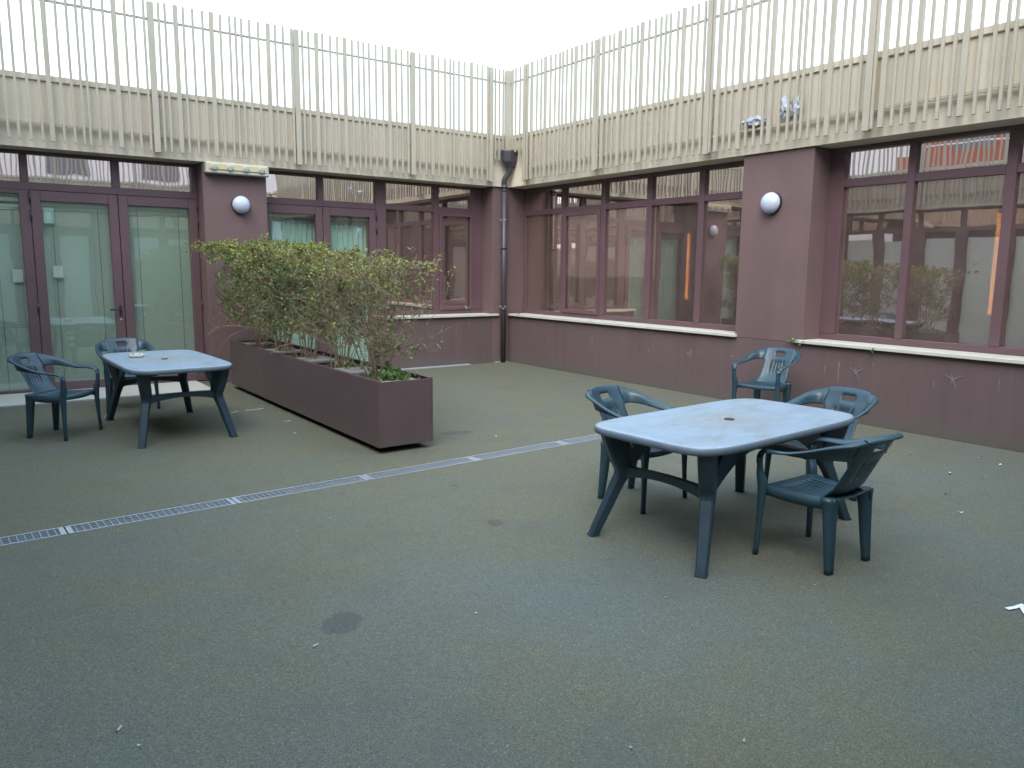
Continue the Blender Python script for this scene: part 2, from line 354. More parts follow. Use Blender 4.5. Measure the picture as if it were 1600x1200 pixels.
def blind(W, parent, s0, s1, z0, z1, d=D+.065, pitch=.026):
    """closed venetian blind: overlapping slats folded as one curtain of slats"""
    bm = bmesh.new(); n = int((z1-z0)/pitch)
    for i in range(n):
        a = z0+i*pitch
        c = [W.p(s0, d-.006, a), W.p(s1, d-.006, a), W.p(s1, d+.010, a+pitch*1.02), W.p(s0, d+.010, a+pitch*1.02)]
        bm.faces.new([bm.verts.new(v) for v in c])
    o = obj('blind_slats', bm, 'blind', parent); o['kind'] = 'stuff'
    box('blind_headbox', W.b(s0, s1, d-.03, d+.03, z1, z1+.045), 'blind', parent, .003)
    for f in (.2, .8): box('blind_cord', W.b(s0+(s1-s0)*f-.003, s0+(s1-s0)*f+.003, d-.012, d-.009, z0, z1), 'grille', parent)
def curtain(W, parent, s0, s1, z0, z1, d=D+.16):
    bm = bmesh.new(); n = 90; prev = None
    for i in range(n+1):
        s = s0+(s1-s0)*i/n; ph = i/n*(s1-s0)/.088*2*math.pi
        dep = d+.022*math.sin(ph)+.008*math.sin(ph*.37+1)
        cur = [bm.verts.new(W.p(s, dep, z0)), bm.verts.new(W.p(s, dep+.004*math.sin(ph*2), z1))]
        if prev: bm.faces.new((prev[0], cur[0], cur[1], prev[1]))
        prev = cur
    obj('curtain', bm, 'curtain', parent, smooth=True)
    box('curtain_rail', W.b(s0, s1, d-.02, d+.02, z1+.004, z1+.03), 'edge', parent)
def window_bay(W, wing, s0, s1, edges, z0=.87, zt=(2.59, 2.68), ztop=3.0, g='glass_r', gt='glass_t', sash=()):
    """edges: list of (pane start, pane end), going up in s"""
    bay = bpy.data.objects.new('window', None); COL.objects.link(bay); bay.parent = wing; ORG[bay.name] = Vector()
    member(W, bay, 'frame_head', s0, s1, ztop, FB-.004)
    member(W, bay, 'frame_foot', s0, s1, z0, z0+.07)
    ps = [(s0, s0)]+list(edges)+[(s1, s1)]
    for a, b in zip(ps, ps[1:]):
        member(W, bay, 'mullion', a[1], b[0], z0+.07, ztop, D-.034, D+.049)
    for k, (a, b) in enumerate(edges):
        member(W, bay, 'transom_bar', a, b, *zt)
        pane(W, bay, a, b, zt[1], ztop, gt)
        pane(W, bay, a, b, z0+.07, zt[0], g)
        if k in sash:
            for q in ((a, a+.055, z0+.07, zt[0]), (b-.055, b, z0+.07, zt[0]), (a+.055, b-.055, z0+.07, z0+.13), (a+.055, b-.055, zt[0]-.06, zt[0])):
                member(W, bay, 'sash_frame', *q, D-.055, D-.034+.03)
    return bay
def door_leaf(W, wing, s0, s1, hinge, handle=False, cover='blind', z1=2.58):
    dr = bpy.data.objects.new('door', None); COL.objects.link(dr); dr.parent = wing; ORG[dr.name] = Vector()
    g0, g1 = s0+.115, s1-.115
    f0, f1 = D-.045, D+.03
    for q in ((s0+.004, g0, .012, z1), (g1, s1-.004, .012, z1)): member(W, dr, 'stile', *q, f0, f1)
    member(W, dr, 'bottom_rail', g0, g1, .012, .125, f0+.002, f1-.002); member(W, dr, 'top_rail', g0, g1, 2.455, z1, f0+.002, f1-.002)
    pane(W, dr, g0, g1, .125, 2.455, 'glass_d', D)
    if cover == 'blind': blind(W, dr, g0-.05, g1+.05, .06, 2.40)
    else:
        curtain(W, dr, g0-.06, g1+.06, .05, 2.33)
        box('pelmet', W.b(g0-.06, g1+.06, D+.20, D+.22, 2.26, 2.50), 'curtain', dr); box('blind_headbox', W.b(g0-.04, g1+.04, D+.07, D+.12, 2.405, 2.46), 'blind', dr, .003)
    hs = s0 if hinge < 0 else s1
    for z in (.28, 1.03, 2.20, 2.42):
        bm = bmesh.new(); c = Vector(W.p(hs, f0-.012, z)); tube(bm, [c, c+Vector((0, 0, .13))], .011, 8); obj('hinge', bm, 'hinge', dr, True)
    if handle:
        sg = s1-.055
        box('handle_plate', W.b(sg-.016, sg+.016, f0-.012, f0, .98, 1.12), 'hinge', dr, .003)
        bm = bmesh.new(); tube(bm, [W.p(sg, f0-.012, 1.065), W.p(sg, f0-.05, 1.065), W.p(sg-.03, f0-.058, 1.065), W.p(sg-.13, f0-.055, 1.06)], [.011, .010, .010, .009], 8)
        obj('handle', bm, 'black', dr, True)
        bm = bmesh.new(); tube(bm, [W.p(sg, f0-.002, .93), W.p(sg, f0-.012, .93)], .014, 10); obj('lock_cylinder', bm, 'edge', dr)
    return dr
def door_bay(W, wing, s0, s1, leaves, posts, tedges, fixed=(), zt=(2.585, 2.68), ztop=3.02, cover='blind', handles=(0,)):
    bay = bpy.data.objects.new('transom_window', None); COL.objects.link(bay); bay.parent = wing; ORG[bay.name] = Vector()
    member(W, bay, 'frame_head', s0, s1, ztop, FB-.004)
    member(W, bay, 'transom_bar', s0, s1, *zt)
    ps = [(s0, s0)]+list(tedges)+[(s1, s1)]
    for a, b in zip(ps, ps[1:]):
        if b[0]-a[1] > .002: member(W, bay, 'mullion', a[1], b[0], zt[1], ztop, D-.034, D+.049)
    for a, b in tedges: pane(W, bay, a, b, zt[1], ztop, 'glass_t')
    for a, b in posts: member(W, bay, 'door_jamb', a, b, .0, zt[0], D-.034, D+.049)
    for a, b in fixed:
        member(W, bay, 'bottom_rail', a, b, .0, .05); member(W, bay, 'top_rail', a, b, 2.53, zt[0])
        pane(W, bay, a, b, .05, 2.53, 'glass_d'); blind(W, bay, a-.03, b+.03, .03, 2.44, D+.065, .036)
    for k, (a, b, h) in enumerate(leaves): door_leaf(W, wing, a, b, h, k in handles, cover)
def shell(W, wing, s0, s1, depth=4.2, r0=None, r1=None):
    """roof, ceiling, floor and inner walls of a wing"""
    box('fascia', W.b(s0, s1, -.03, .62, FB, 3.85), 'beige', wing)
    box('coping', W.b(s0, s1, -.055, .62, 3.853, FT), 'beige', wing, .006)
    box('roof', W.b(s0, s1, .622, depth+.3, 3.3, 3.83), 'roof', wing)
    r0 = s0 if r0 is None else r0; r1 = s1 if r1 is None else r1
    box('ceiling', W.b(r0, r1, .45, depth, 3.03, 3.06), 'innerceil', wing)
    box('inner_floor', W.b(r0, r1, .42, depth, .004, .012), 'innerfloor', wing)
    box('inner_wall', W.b(r0, r1, depth, depth+.15, 0, 3.28), 'inner', wing)

# ---- left wing (face y = 0)
WL = Wall('L')
left = thing('building_wing', (-4.4, 0, 0), 'brown wing with glazed double doors and a beige fascia, behind the hedge planter', 'building', 'wings round the courtyard')
shell(WL, left, -9.3, 4.6, r0=-12, r1=4.5)
box('pilaster', (-5.155, -4.28, 0, .50, 0, FB-.002), 'brown', left, .004)
box('corner_pilaster', (-.345, D+.02, 0.0, .52, 0, FB-.002), 'brown', left, .004)
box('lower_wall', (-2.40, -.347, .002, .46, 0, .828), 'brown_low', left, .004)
box('sill', (-2.42, -.225, -.045, D-.02, .83, .868), 'marble', left, .004)
box('partition', (-2.50, -2.38, .47, 4.2, .013, 3.03), 'inner', left)
box('partition', (-4.75, -4.65, .50, 4.2, .013, 3.03), 'inner', left)
door_bay(WL, left, -8.80, -5.155, [(-7.175, -6.172, -1), (-6.172, -5.165, 1)], [(-7.29, -7.175), (-5.165, -5.155)],
         [(-8.75, -7.257), (-7.168, -6.227), (-6.129, -5.215)], fixed=[(-8.72, -7.29)])
door_bay(WL, left, -4.28, -2.41, [(-4.262, -3.312, -1), (-3.312, -2.41, 1)], [(-4.28, -4.262)],
         [(-4.22, -3.379), (-3.286, -2.411)], cover='curtain', handles=())
window_bay(WL, left, -2.41, -.347, [(-2.225, -1.334), (-1.23, -.549)], zt=(2.60, 2.69), ztop=3.02, sash=(1,))
bm = bmesh.new(); add_box(bm, -8.75, -5.30, -.60, D-.05, .0, .018, .004); obj('threshold', bm, 'marble', left)
box('threshold_edge', (-8.75, -5.30, -.645, -.602, .0, .014), 'edge', left)
box('threshold', (-4.28, -2.44, -.05, D-.05, .0, .02), 'marble', left, .004)
box('flashing_strip', (-2.9, -.85, -.115, -.002, .0, .012), 'edge', left)
box('flashing_strip', (-.30, -.03, -.06, -.002, .0, .010), 'edge', left)

# ---- right wing (face x = 0)
WR = Wall('R')
right = thing('building_wing', (0, -6, 0), 'brown wing with long mirrored windows over a low wall, behind the right table', 'building', 'wings round the courtyard')
shell(WR, right, -12.2, -.031, r0=-12, r1=.5)
box('pilaster', (0, .50, -5.965, -4.996, .83, FB-.002), 'brown', right, .004)
box('pilaster', (0, .50, -11.0, -9.95, .83, FB-.002), 'brown', right, .004)
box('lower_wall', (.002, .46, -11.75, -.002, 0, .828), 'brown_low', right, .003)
box('sill', (-.045, D-.02, -5.032, -.063, .83, .868), 'marble', right, .004)
box('sill', (-.045, D-.02, -9.98, -5.893, .83, .868), 'marble', right, .004)
window_bay(WR, right, -4.996, -.002, [(-4.94, -4.113), (-4.013, -3.137), (-3.033, -2.144), (-2.038, -1.14), (-1.052, -.06)], ztop=3.0, sash=(3,))
window_bay(WR, right, -9.95, -5.965, [(-9.85, -8.93), (-8.85, -7.93), (-7.834, -6.955), (-6.873, -6.145)], ztop=3.02, zt=(2.615, 2.705))
# lime drips and a splash on the low wall
def stain(pts, wdt, z0, z1, y):
    bm = bmesh.new(); a = [(-.0025, y-wdt/2, z1), (-.0025, y+wdt/2, z1), (-.0025, y+wdt*.3, (z0+z1)/2), (-.0025, y+wdt*.12, z0), (-.0025, y-wdt*.12, z0), (-.0025, y-wdt*.35, (z0+z1)/2)]
    bm.faces.new([bm.verts.new(v) for v in a]); obj('lime_stain', bm, 'stain', right)
for y, z0, z1, wd in ((-2.28, .40, .62, .022), (-2.95, .50, .66, .012), (-1.2, .44, .60, .012), (-4.29, .44, .60, .026), (-4.42, .52, .60, .012), (-5.45, .60, .72, .016), (-6.28, .50, .60, .014), (-6.45, .42, .66, .020), (-6.85, .60, .70, .01), (-7.5, .50, .58, .012), (-3.5, .42, .55, .014), (-8.1, .52, .66, .012)):
    stain(None, wd, z0, z1, y)
for cy, cz, rr in ((-7.68, .61, .10), (-6.66, .57, .09), (-4.25, .54, .05), (-4.97, .57, .04)):
    bm = bmesh.new()
    for k, (ang, ln) in enumerate(((.5, 1), (1.3, .7), (2.65, 1.1), (4.3, 1), (5.2, .45))):
        u = Vector((0, math.cos(ang), math.sin(ang))); v = Vector((0, -u.z, u.y)); c = Vector((-.004-.0004*k, cy, cz))
        bm.faces.new([bm.verts.new(p) for p in (c-v*.009, c+u*rr*ln-v*.003, c+u*rr*ln+v*.003, c+v*.009)])
    obj('lime_splash', bm, 'stain', right)

# ---- the two wings behind the camera (seen mirrored in the panes)
def simple_wing(kind, loc, label, s0, s1, pil):
    W = Wall(kind); wing = thing('building_wing', loc, label, 'building', 'wings round the courtyard')
    shell(W, wing, s0, s1, depth=3.2)
    pil = [(s0, s0+.3)]+pil+[(s1-.3, s1)]
    for a, b in pil: box('pilaster', W.b(a, b, 0, .5, 0, FB-.002), 'brown', wing)
    for (a, b), (c, d_) in zip(pil, pil[1:]):
        n = max(1, round((c-b)/1.0)); st = (c-b)/n
        te = [(b+i*st+.05, b+(i+1)*st-.05) for i in range(n)]
        bay = bpy.data.objects.new('window', None); COL.objects.link(bay); bay.parent = wing; ORG[bay.name] = Vector()
        member(W, bay, 'frame_head', b, c, 3.02, FB-.004); member(W, bay, 'transom_bar', b, c, 2.58, 2.68); member(W, bay, 'bottom_rail', b, c, 0, .13)
        for i in range(n+1):
            x = b+i*st; member(W, bay, 'mullion', max(b, x-.12), min(c, x+.12), .13, 2.58, D-.034, D+.049); member(W, bay, 'mullion', max(b, x-.05), min(c, x+.05), 2.68, 3.02, D-.034, D+.049)
        for u, v in te:
            pane(W, bay, u, v, 2.68, 3.02, 'glass_t'); pane(W, bay, u+.07, v-.07, .13, 2.58, 'glass_o')
            bm = bmesh.new(); bm.faces.new([bm.verts.new(W.p(*q)) for q in ((u, D+.055, .1), (v, D+.055, .1), (v, D+.055, 2.42), (u, D+.055, 2.42))]); obj('roller_blind', bm, 'roller', bay)
    return wing
simple_wing('O', (LX, -6, 0), 'brown glazed wing facing the long windows, seen mirrored in their panes', LY, -.05, [(-5.9, -5.0)])
simple_wing('B', (-4.4, LY, 0), 'brown glazed wing facing the double doors, seen mirrored in their transoms', LX+.01, -.05, [(-4.9, -4.0)])

# ---- railings
BAR_T = bpy.data.meshes.new('thin_bar'); BAR_W = bpy.data.meshes.new('wide_bar'); POST = bpy.data.meshes.new('post')
def shared(me, sx, sy, sz):
    bm = bmesh.new(); add_box(bm, -sx/2, sx/2, -sy/2, sy/2, 0, sz, .003); bm.to_mesh(me); bm.free(); me.materials.append(M['bar'])
shared(BAR_T, .029, .032, 1.855); shared(BAR_W, .055, .036, 1.86); shared(POST, .074, .06, 1.86)
LEFT_BARS = [('t', -7.366), ('t', -7.258), ('t', -7.137), ('t', -7.014), ('W', -6.912), ('t', -6.786), ('t', -6.67), ('t', -6.568), ('t', -6.499), ('t', -6.396), ('t', -6.273), ('W', -6.154), ('t', -6.028), ('t', -5.921), ('t', -5.805), ('P', -5.727), ('t', -5.634), ('t', -5.554), ('W', -5.428), ('t', -5.33), ('t', -5.214), ('t', -5.088), ('W', -4.98), ('t', -4.865), ('t', -4.743), ('t', -4.664), ('t', -4.581), ('t', -4.476), ('t', -4.354), ('W', -4.225), ('t', -4.116), ('t', -4.012), ('t', -3.891), ('P', -3.821), ('t', -3.73), ('t', -3.641), ('W', -3.525), ('t', -3.431), ('t', -3.312), ('t', -3.198), ('W', -3.085), ('t', -2.973), ('t', -2.867), ('t', -2.778), ('t', -2.698), ('t', -2.589), ('t', -2.468), ('W', -2.357), ('t', -2.244), ('t', -2.146), ('t', -2.042), ('P', -1.956), ('t', -1.839), ('t', -1.721), ('W', -1.601), ('t', -1.488), ('t', -1.37), ('t', -1.275), ('t', -1.205), ('t', -1.108), ('t', -.994), ('W', -.866), ('t', -.746), ('t', -.65), ('t', -.54), ('P', -.473)]
LEFT_BARS += [(k, s-1.906) for k, s in LEFT_BARS if -7.3 < s-1.906 < -7.40 or (s-1.906 < -7.40 and s-1.906 > -8.7)]
RP = [('t', .058), ('W', .154), ('t', .273), ('t', .372), ('W', .496), ('t', .608), ('t', .724), ('t', .841), ('W', .936), ('t', 1.063), ('t', 1.184), ('t', 1.284), ('t', 1.358), ('t', 1.454), ('t', 1.579), ('W', 1.683), ('t', 1.816), ('t', 1.917), ('t', 2.035)]
RIGHT_BARS = [('P', -.606)]+[('t', -.679), ('W', -.787), ('t', -.923), ('t', -1.04), ('W', -1.15), ('t', -1.277), ('t', -1.395), ('t', -1.498), ('t', -1.579), ('t', -1.676), ('t', -1.791), ('W', -1.895), ('t', -2.023), ('t', -2.134), ('t', -2.248)]
for p0 in (-2.356, -4.486, -6.627, -8.767):
    RIGHT_BARS += [('P', p0)]+[(k, p0-o) for k, o in RP]
RIGHT_BARS = [(k, s) for k, s in RIGHT_BARS if s > -10.9]+[('P', -10.9)]
def railing(W, loc, label, bars, s0, s1, mid=()):
    rl = thing('railing', loc, label, 'railing', 'railings on the flat roof edge'); L0 = Vector(loc)
    def put(k, s, z=3.135):
        me = {'t': BAR_T, 'W': BAR_W, 'P': POST}[k]
        jit = RNG.normal(0, .003)
        o = link({'t': 'thin_bar', 'W': 'wide_bar', 'P': 'post'}[k], me, rl, Vector(W.p(s, -.122 if k != 'P' else -.114, z-(.012 if k == 'P' else 0)+jit))-L0)
        o.rotation_euler = (RNG.normal(0, .0016), RNG.normal(0, .0016), 0 if W.k in 'LB' else math.pi/2)
    for k, s in bars: put(k, s)
    box('bottom_rail', W.b(s0, s1, -.100, -.070, 3.325, 3.355), 'bar', rl); box('top_rail', W.b(s0, s1, -.098, -.072, 4.762, 4.788), 'bar', rl)
    for k, s in bars:
        if k == 'P': box('bracket', W.b(s-.02, s+.02, -.083, -.028, 3.56, 3.60), 'bar', rl); box('bracket', W.b(s-.02, s+.02, -.083, -.028, 3.38, 3.42), 'bar', rl)
    return rl
railing(WL, (-4.4, 0, 3.1), 'beige slatted metal railing above the double doors', LEFT_BARS, -8.7, -.45)
railing(WR, (0, -6, 3.1), 'beige slatted metal railing above the long windows', RIGHT_BARS, -10.93, -.58)
railing(Wall('O'), (LX, -6, 3.1), 'beige slatted railing mirrored in the long windows', [(k, s) for k, s in RIGHT_BARS], -10.93, -.58)
railing(Wall('B'), (-4.4, LY, 3.1), 'beige slatted railing mirrored above the double doors', [(k, s) for k, s in LEFT_BARS], -8.7, -.45)
# corner piece of the railing with shorter bars over the hopper
cn = thing('railing', (-.12, -.12, 3.4), 'short railing corner piece with a thick post above the rain hopper', 'railing', 'railings on the flat roof edge')
box('corner_post', (-.165, -.065, -.165, -.065, 3.60, 4.98), 'bar', cn, .004)
for x in (-.385, -.30, -.225): box('thin_bar', (x-.013, x+.013, -.131, -.105, 3.50 if x < -.24 else 3.62, 4.985), 'bar', cn)
for y in (-.25, -.335, -.46): box('thin_bar', (-.131, -.105, y-.013, y+.013, 3.62 if y > -.4 else 3.46, 4.985), 'bar', cn)
box('bottom_rail', (-.44, -.17, -.10, -.07, 3.655, 3.685), 'bar', cn); box('top_rail', (-.45, -.17, -.098, -.072, 4.762, 4.788), 'bar', cn)
box('bottom_rail', (-.10, -.07, -.57, -.17, 3.655, 3.685), 'bar', cn); box('top_rail', (-.098, -.072, -.58, -.17, 4.762, 4.788), 'bar', cn)

# ---- downpipe with hopper
dp = thing('downpipe', (-.16, -.09, 0), 'dark rain pipe with a faceted hopper in the corner', 'drainpipe')
bm = bmesh.new()
def octo(cx, cy, z, rx, ry): return [bm.verts.new((cx+rx*a, cy+ry*b, z)) for a, b in ((-1, -.4), (-.4, -1), (.4, -1), (1, -.4), (1, .4), (.4, 1), (-.4, 1), (-1, .4))]
hx, hy = -.125, -.185
r_ = [octo(hx, hy, 3.66, .15, .12), octo(hx, hy, 3.645, .155, .125), octo(hx, hy, 3.47, .135, .105), octo(hx, hy, 3.38, .06, .06)]
for a, b in zip(r_, r_[1:]):
    for i in range(8): bm.faces.new((b[i], b[(i+1) % 8], a[(i+1) % 8], a[i]))
bm.faces.new(r_[0]); bm.faces.new(r_[-1][::-1]); bmesh.ops.recalc_face_normals(bm, faces=bm.faces)
obj('hopper', bm, 'pipe', dp)
bm = bmesh.new(); tube(bm, [tuple(p) for p in cr([(hx, hy, 3.42), (hx+.0, hy+.0, 3.36), (hx+.0, hy+.02, 3.30), (-.175, -.11, 3.18), (-.165, -.09, 3.08), (-.165, -.09, 2.98)], 6)], .05, 14); obj('elbow', bm, 'pipe', dp, True)
bm = bmesh.new(); tube(bm, [(-.165, -.09, 3.0), (-.165, -.09, 0)], .047, 16); obj('pipe', bm, 'pipe', dp, True)
for z in (3.06, 2.02, .95):
    bm = bmesh.new(); tube(bm, [(-.165, -.09, z-.03), (-.165, -.09, z+.03)], .053, 14); obj('collar', bm, 'pipe', dp, True)
for z in (2.50, 1.0):
    bm = bmesh.new(); tube(bm, [(-.225, -.06, z), (-.165, -.145, z), (-.105, -.06, z)], .008, 6); obj('bracket', bm, 'edge', dp)

# ---- wall lamps, light box
def lathe(bm, prof, n, f):
    rings = [[bm.verts.new(f(r*math.cos(2*math.pi*k/n), r*math.sin(2*math.pi*k/n), h)) for k in range(n)] for r, h in prof]
    for a, b in zip(rings, rings[1:]):
        for k in range(n): bm.faces.new((a[k], a[(k+1) % n], b[(k+1) % n], b[k]))
    bm.faces.new(rings[-1]); bmesh.ops.recalc_face_normals(bm, faces=bm.faces)
def wall_lamp(W, s, z, r, label):
    t = thing('wall_lamp', W.p(s, 0, z), label, 'lamp', 'round wall lamps')
    bm = bmesh.new(); lathe(bm, [(r*1.0, 0), (r*1.0, .03), (r*.96, .036)], 32, lambda a, b, h: W.p(s+a, -h, z+b)); obj('base', bm, 'black', t, True)
    bm = bmesh.new(); lathe(bm, [(r*.96, .034), (r*.98, .05), (r*.93, .075), (r*.8, .10), (r*.55, .122), (r*.28, .132), (r*.02, .135)], 32, lambda a, b, h: W.p(s+a, -h, z+b)); obj('globe', bm, 'globe', t, True)
wall_lamp(WL, -4.66, 2.515, .125, 'round white wall lamp under the long clouded light box')
wall_lamp(WR, -5.45, 2.465, .128, 'round white wall lamp on the pillar between the long windows')
lb = thing('emergency_light', (-4.70, -.03, 2.92), 'long clouded emergency light box with four round lenses under the fascia', 'lamp')
box('housing', (-5.135, -4.275, -.13, -.001, 2.915, 3.062), 'lightbox', lb, .012)
box('amber_strip', (-5.10, -4.31, -.142, -.131, 2.965, 3.045), 'amber', lb, .004)
for k in range(4):
    c = -5.03+k*.215; bm = bmesh.new(); lathe(bm, [(.046, 0), (.045, .005), (.03, .009), (.002, .010)], 20, lambda a, b, h: (c+a, -.1425-h, 2.995+b)); obj('lens', bm, 'lens', lb, True)
# paper notices stuck on the door glass
def notice(s0, s1, z0, z1, m_, label, d=D+.013):
    o = box('paper_notice', (s0, s1, d-.001, d, z0, z1), m_, None, origin=((s0+s1)/2, d, z0)); tag(o, label, 'notice', 'papers on the door glass'); return o
n1 = notice(-7.035, -6.92, 2.18, 2.37, 'notice', 'pale turquoise notice taped high on the left door leaf')
box('printed_panel', (-7.005, -6.95, D+.0095, D+.0115, 2.23, 2.32), 'paper', n1)
notice(-6.975, -6.865, 1.49, 1.64, 'paper', 'white sheet taped at eye height on the left door leaf')
notice(-7.42, -7.31, 1.43, 1.59, 'paper', 'white sheet on the fixed pane beside the double doors', D+.026)

# ---- warm strip lamps inside the right wing
for y, z0, z1, lab in ((-2.82, 1.20, 2.24, 'glowing orange strip lamp behind the window nearest the corner'), (-7.33, 1.20, 2.33, 'glowing orange strip lamp behind the window by the right edge')):
    t = thing('strip_lamp', (1.53, y, 0), lab, 'lamp', 'lit strip lamps indoors')
    box('lamp_stand', (1.535, 1.575, y-.02, y+.02, .012, z1+.03), 'black', t)
    box('added_reflector', (1.528, 1.534, y-.05, y+.05, z0-.05, z1+.05), 'inner', t)  # strip added behind the tube to catch its light as a soft halo
    bm = bmesh.new(); tube(bm, [(1.505, y, z0), (1.505, y, z1)], .021, 12); obj('light_tube', bm, 'lamp', t)

# ---- taller houses beyond the wings, mirrored in the upper panes
def house(name, label, x0, x1, y0, y1, h, mt, face, wins, balc=()):
    t = thing(name, ((x0+x1)/2, (y0+y1)/2, 0), label, 'house', 'taller houses beyond the roofs')
    box('wall', (x0, x1, y0, y1, 0, h), mt, t); box('roof', (x0-.2, x1+.2, y0-.2, y1+.2, h+.002, h+.25), 'roof', t)
    for a, b, z0, z1 in wins:
        if face == '+y':
            box('window', (a, b, y1-.02, y1+.03, z0, z1), 'grille', t)
        else:
            box('window', (x1-.02, x1+.03, a, b, z0, z1), 'grille', t)
    for a, b, z in balc:
        bl = box('balcony', (x1-.1, x1+1.1, a, b, z, z+.62), 'red', t, .01)
        box('balcony_rail', (x1+1.03, x1+1.07, a, b, z+.82, z+.86), 'paper', bl)
house('pale_house', 'pale pink plaster house beyond the wing behind the viewer', -13, 7, -27, -18.5, 10.5, 'pink', '+y',
      [(x, x+1.25, z, z+.75) for z in (4.7, 7.4) for x in (-11, -8.2, -5.3, -2.4, .6, 3.4)])
house('red_house', 'red house with balconies beyond the wing opposite the long windows', -24, -15.5, -16, 1.45, 12, 'red', '+x',
      [(y, y+1.1, z, z+1.6) for z in (4.7, 7.7) for y in (-14.5, -11.5, -8.5, -5.6, -3.2, -.9)], [(-15.2, -10.2, 4.45), (-9.4, -4.6, 4.45), (-3.9, 1.3, 4.45), (-15.2, -10.2, 7.4), (-9.4, -4.6, 7.4), (-3.9, 1.3, 7.4)])
house('pale_house', 'cream pink plaster house beside the red house with balconies', -24, -16, 1.75, 16, 9.5, 'pink', '+x',
      [(y, y+.9, z, z+1.3) for z in (4.8, 7.2) for y in (5.5, 8.5, 11.5)])

# ------------------------------------------------------------------ drain grates
def make_grate():
    t = thing('drain_grate', (0, 0, 0), 'x', 'drain grate', 'galvanised grates along the drain'); L = 1.045
    for sy in (-1, 1): box('edge_rail', (0.003, L-.003, sy*.068, sy*.083, -.022, .004), 'galv', t)
    for x in (0.003, L-.033): box('end_rail', (x, x+.03, -.0675, .0675, -.020, .003), 'galv', t)
    bm = bmesh.new()
    for k in range(24): x = .055+k*(L-.11)/23; add_box(bm, x-.002, x+.002, -.0675, .0675, -.02, .001)
    for y in (-.034, 0, .034): add_box(bm, .034, L-.034, y-.0022, y+.0022, -.018, .0015)
    o = obj('grate_bars', bm, 'galv', t); o['kind'] = 'stuff'
    return t
gr = make_grate(); first = True; k = 0; ang = math.atan2(dd.y, dd.x)
base_s = (Vector((-7.555, -5.895, 0))-DA).dot(dd)
GL = ['second drain grate from the left edge, crossed by a small white scrap', ]
i0 = -1
for i in range(-1, 7):
    s = base_s+i*1.048
    if s+1.05 > 8.7: break
    g = gr if first else copy_tree(gr); first = False
    p = DA+dd*s; g.location = p; g.rotation_euler = (0, 0, ang)
    g['label'] = {-1: 'drain grate cut by the left edge of the picture', 0: 'drain grate next after the one cut by the left picture edge', 1: 'middle drain grate between the left table and the open paving', 2: 'drain grate just in front of the planter end', 3: 'drain grate to the right of the planter end', 4: 'drain grate running under the right table'}.get(i, 'drain grate behind the right table, towards the low wall' if i == 5 else 'last drain grate against the low wall')

# ------------------------------------------------------------------ planter
pl = thing('planter', (-4.77, -2.85, 0), 'long brown sheet-metal planter box with four concrete troughs inside', 'planter')
PX0, PX1, PY0, PY1, PZ0, PZ1 = -5.045, -4.49, -5.14, -.55, .06, .655
SEAM = -1.92; TH = .012  # two sheet lengths
box('side_panel', (PX0, PX0+TH, PY0, SEAM-.005, PZ0, PZ1), 'planter', pl, .002); box('side_panel', (PX0+.004, PX0+TH+.004, SEAM+.005, PY1, PZ0, PZ1), 'planter', pl, .002)
box('side_panel', (PX1-TH, PX1, PY0, SEAM-.005, PZ0, PZ1), 'planter', pl, .002); box('side_panel', (PX1-TH-.004, PX1-.004, SEAM+.005, PY1, PZ0, PZ1), 'planter', pl, .002)
box('end_panel', (PX0+TH+.001, PX1-TH-.001, PY0+.001, PY0+TH, PZ0, PZ1-.001), 'planter', pl, .002); box('end_panel', (PX0+TH+.006, PX1-TH-.006, PY1-TH, PY1-.001, PZ0, PZ1-.001), 'planter', pl, .002)
for a, b in (((PX0, PX0+.035)), ((PX1-.035, PX1))): box('top_lip', (a+.001, b-.001, PY0+.002, PY1-.002, PZ1+.001, PZ1+.006), 'planter', pl)
box('bottom_panel', (PX0+.02, PX1-.02, PY0+.02, PY1-.02, PZ0+.01, PZ0+.03), 'dark', pl)
for y in (-4.9, -3.4, -2.2, -.8): box('foot', (-4.95, -4.585, y-.04, y+.04, 0, PZ0+.012), 'black', pl)
ty = [(-5.10, -4.02), (-3.99, -2.92), (-2.89, -1.80), (-1.77, -.60)]
for a, b in ty:
    for q in ((PX0+.03, PX0+.075, a, b), (PX1-.075, PX1-.03, a, b), (PX0+.0755, PX1-.0755, a, a+.045), (PX0+.0755, PX1-.0755, b-.045, b)):
        box('trough_wall', (*q, PZ0+.05, PZ1-.035), 'concrete', pl, .004)
    bm = bmesh.new(); nx, ny = 8, 14; vv = []
    for j in range(ny+1):
        for i in range(nx+1):
            x = PX0+.07+(PX1-PX0-.14)*i/nx; y = a+.04+(b-a-.08)*j/ny
            vv.append(bm.verts.new((x, y, .585+.035*noise.noise(Vector((x*6, y*6, 0))))))
    for j in range(ny):
        for i in range(nx): bm.faces.new((vv[j*(nx+1)+i], vv[j*(nx+1)+i+1], vv[(j+1)*(nx+1)+i+1], vv[(j+1)*(nx+1)+i]))
    obj('soil', bm, 'soil', pl, True)
    for e in (a, b): # concrete cover slab at both trough ends
        c0, c1 = (e+.046, e+.20) if e == a else (e-.20, e-.046)
        box('trough_cover', (PX0+.08, PX1-.08, c0, c1, PZ1-.06, PZ1-.03), 'concrete', pl, .004)

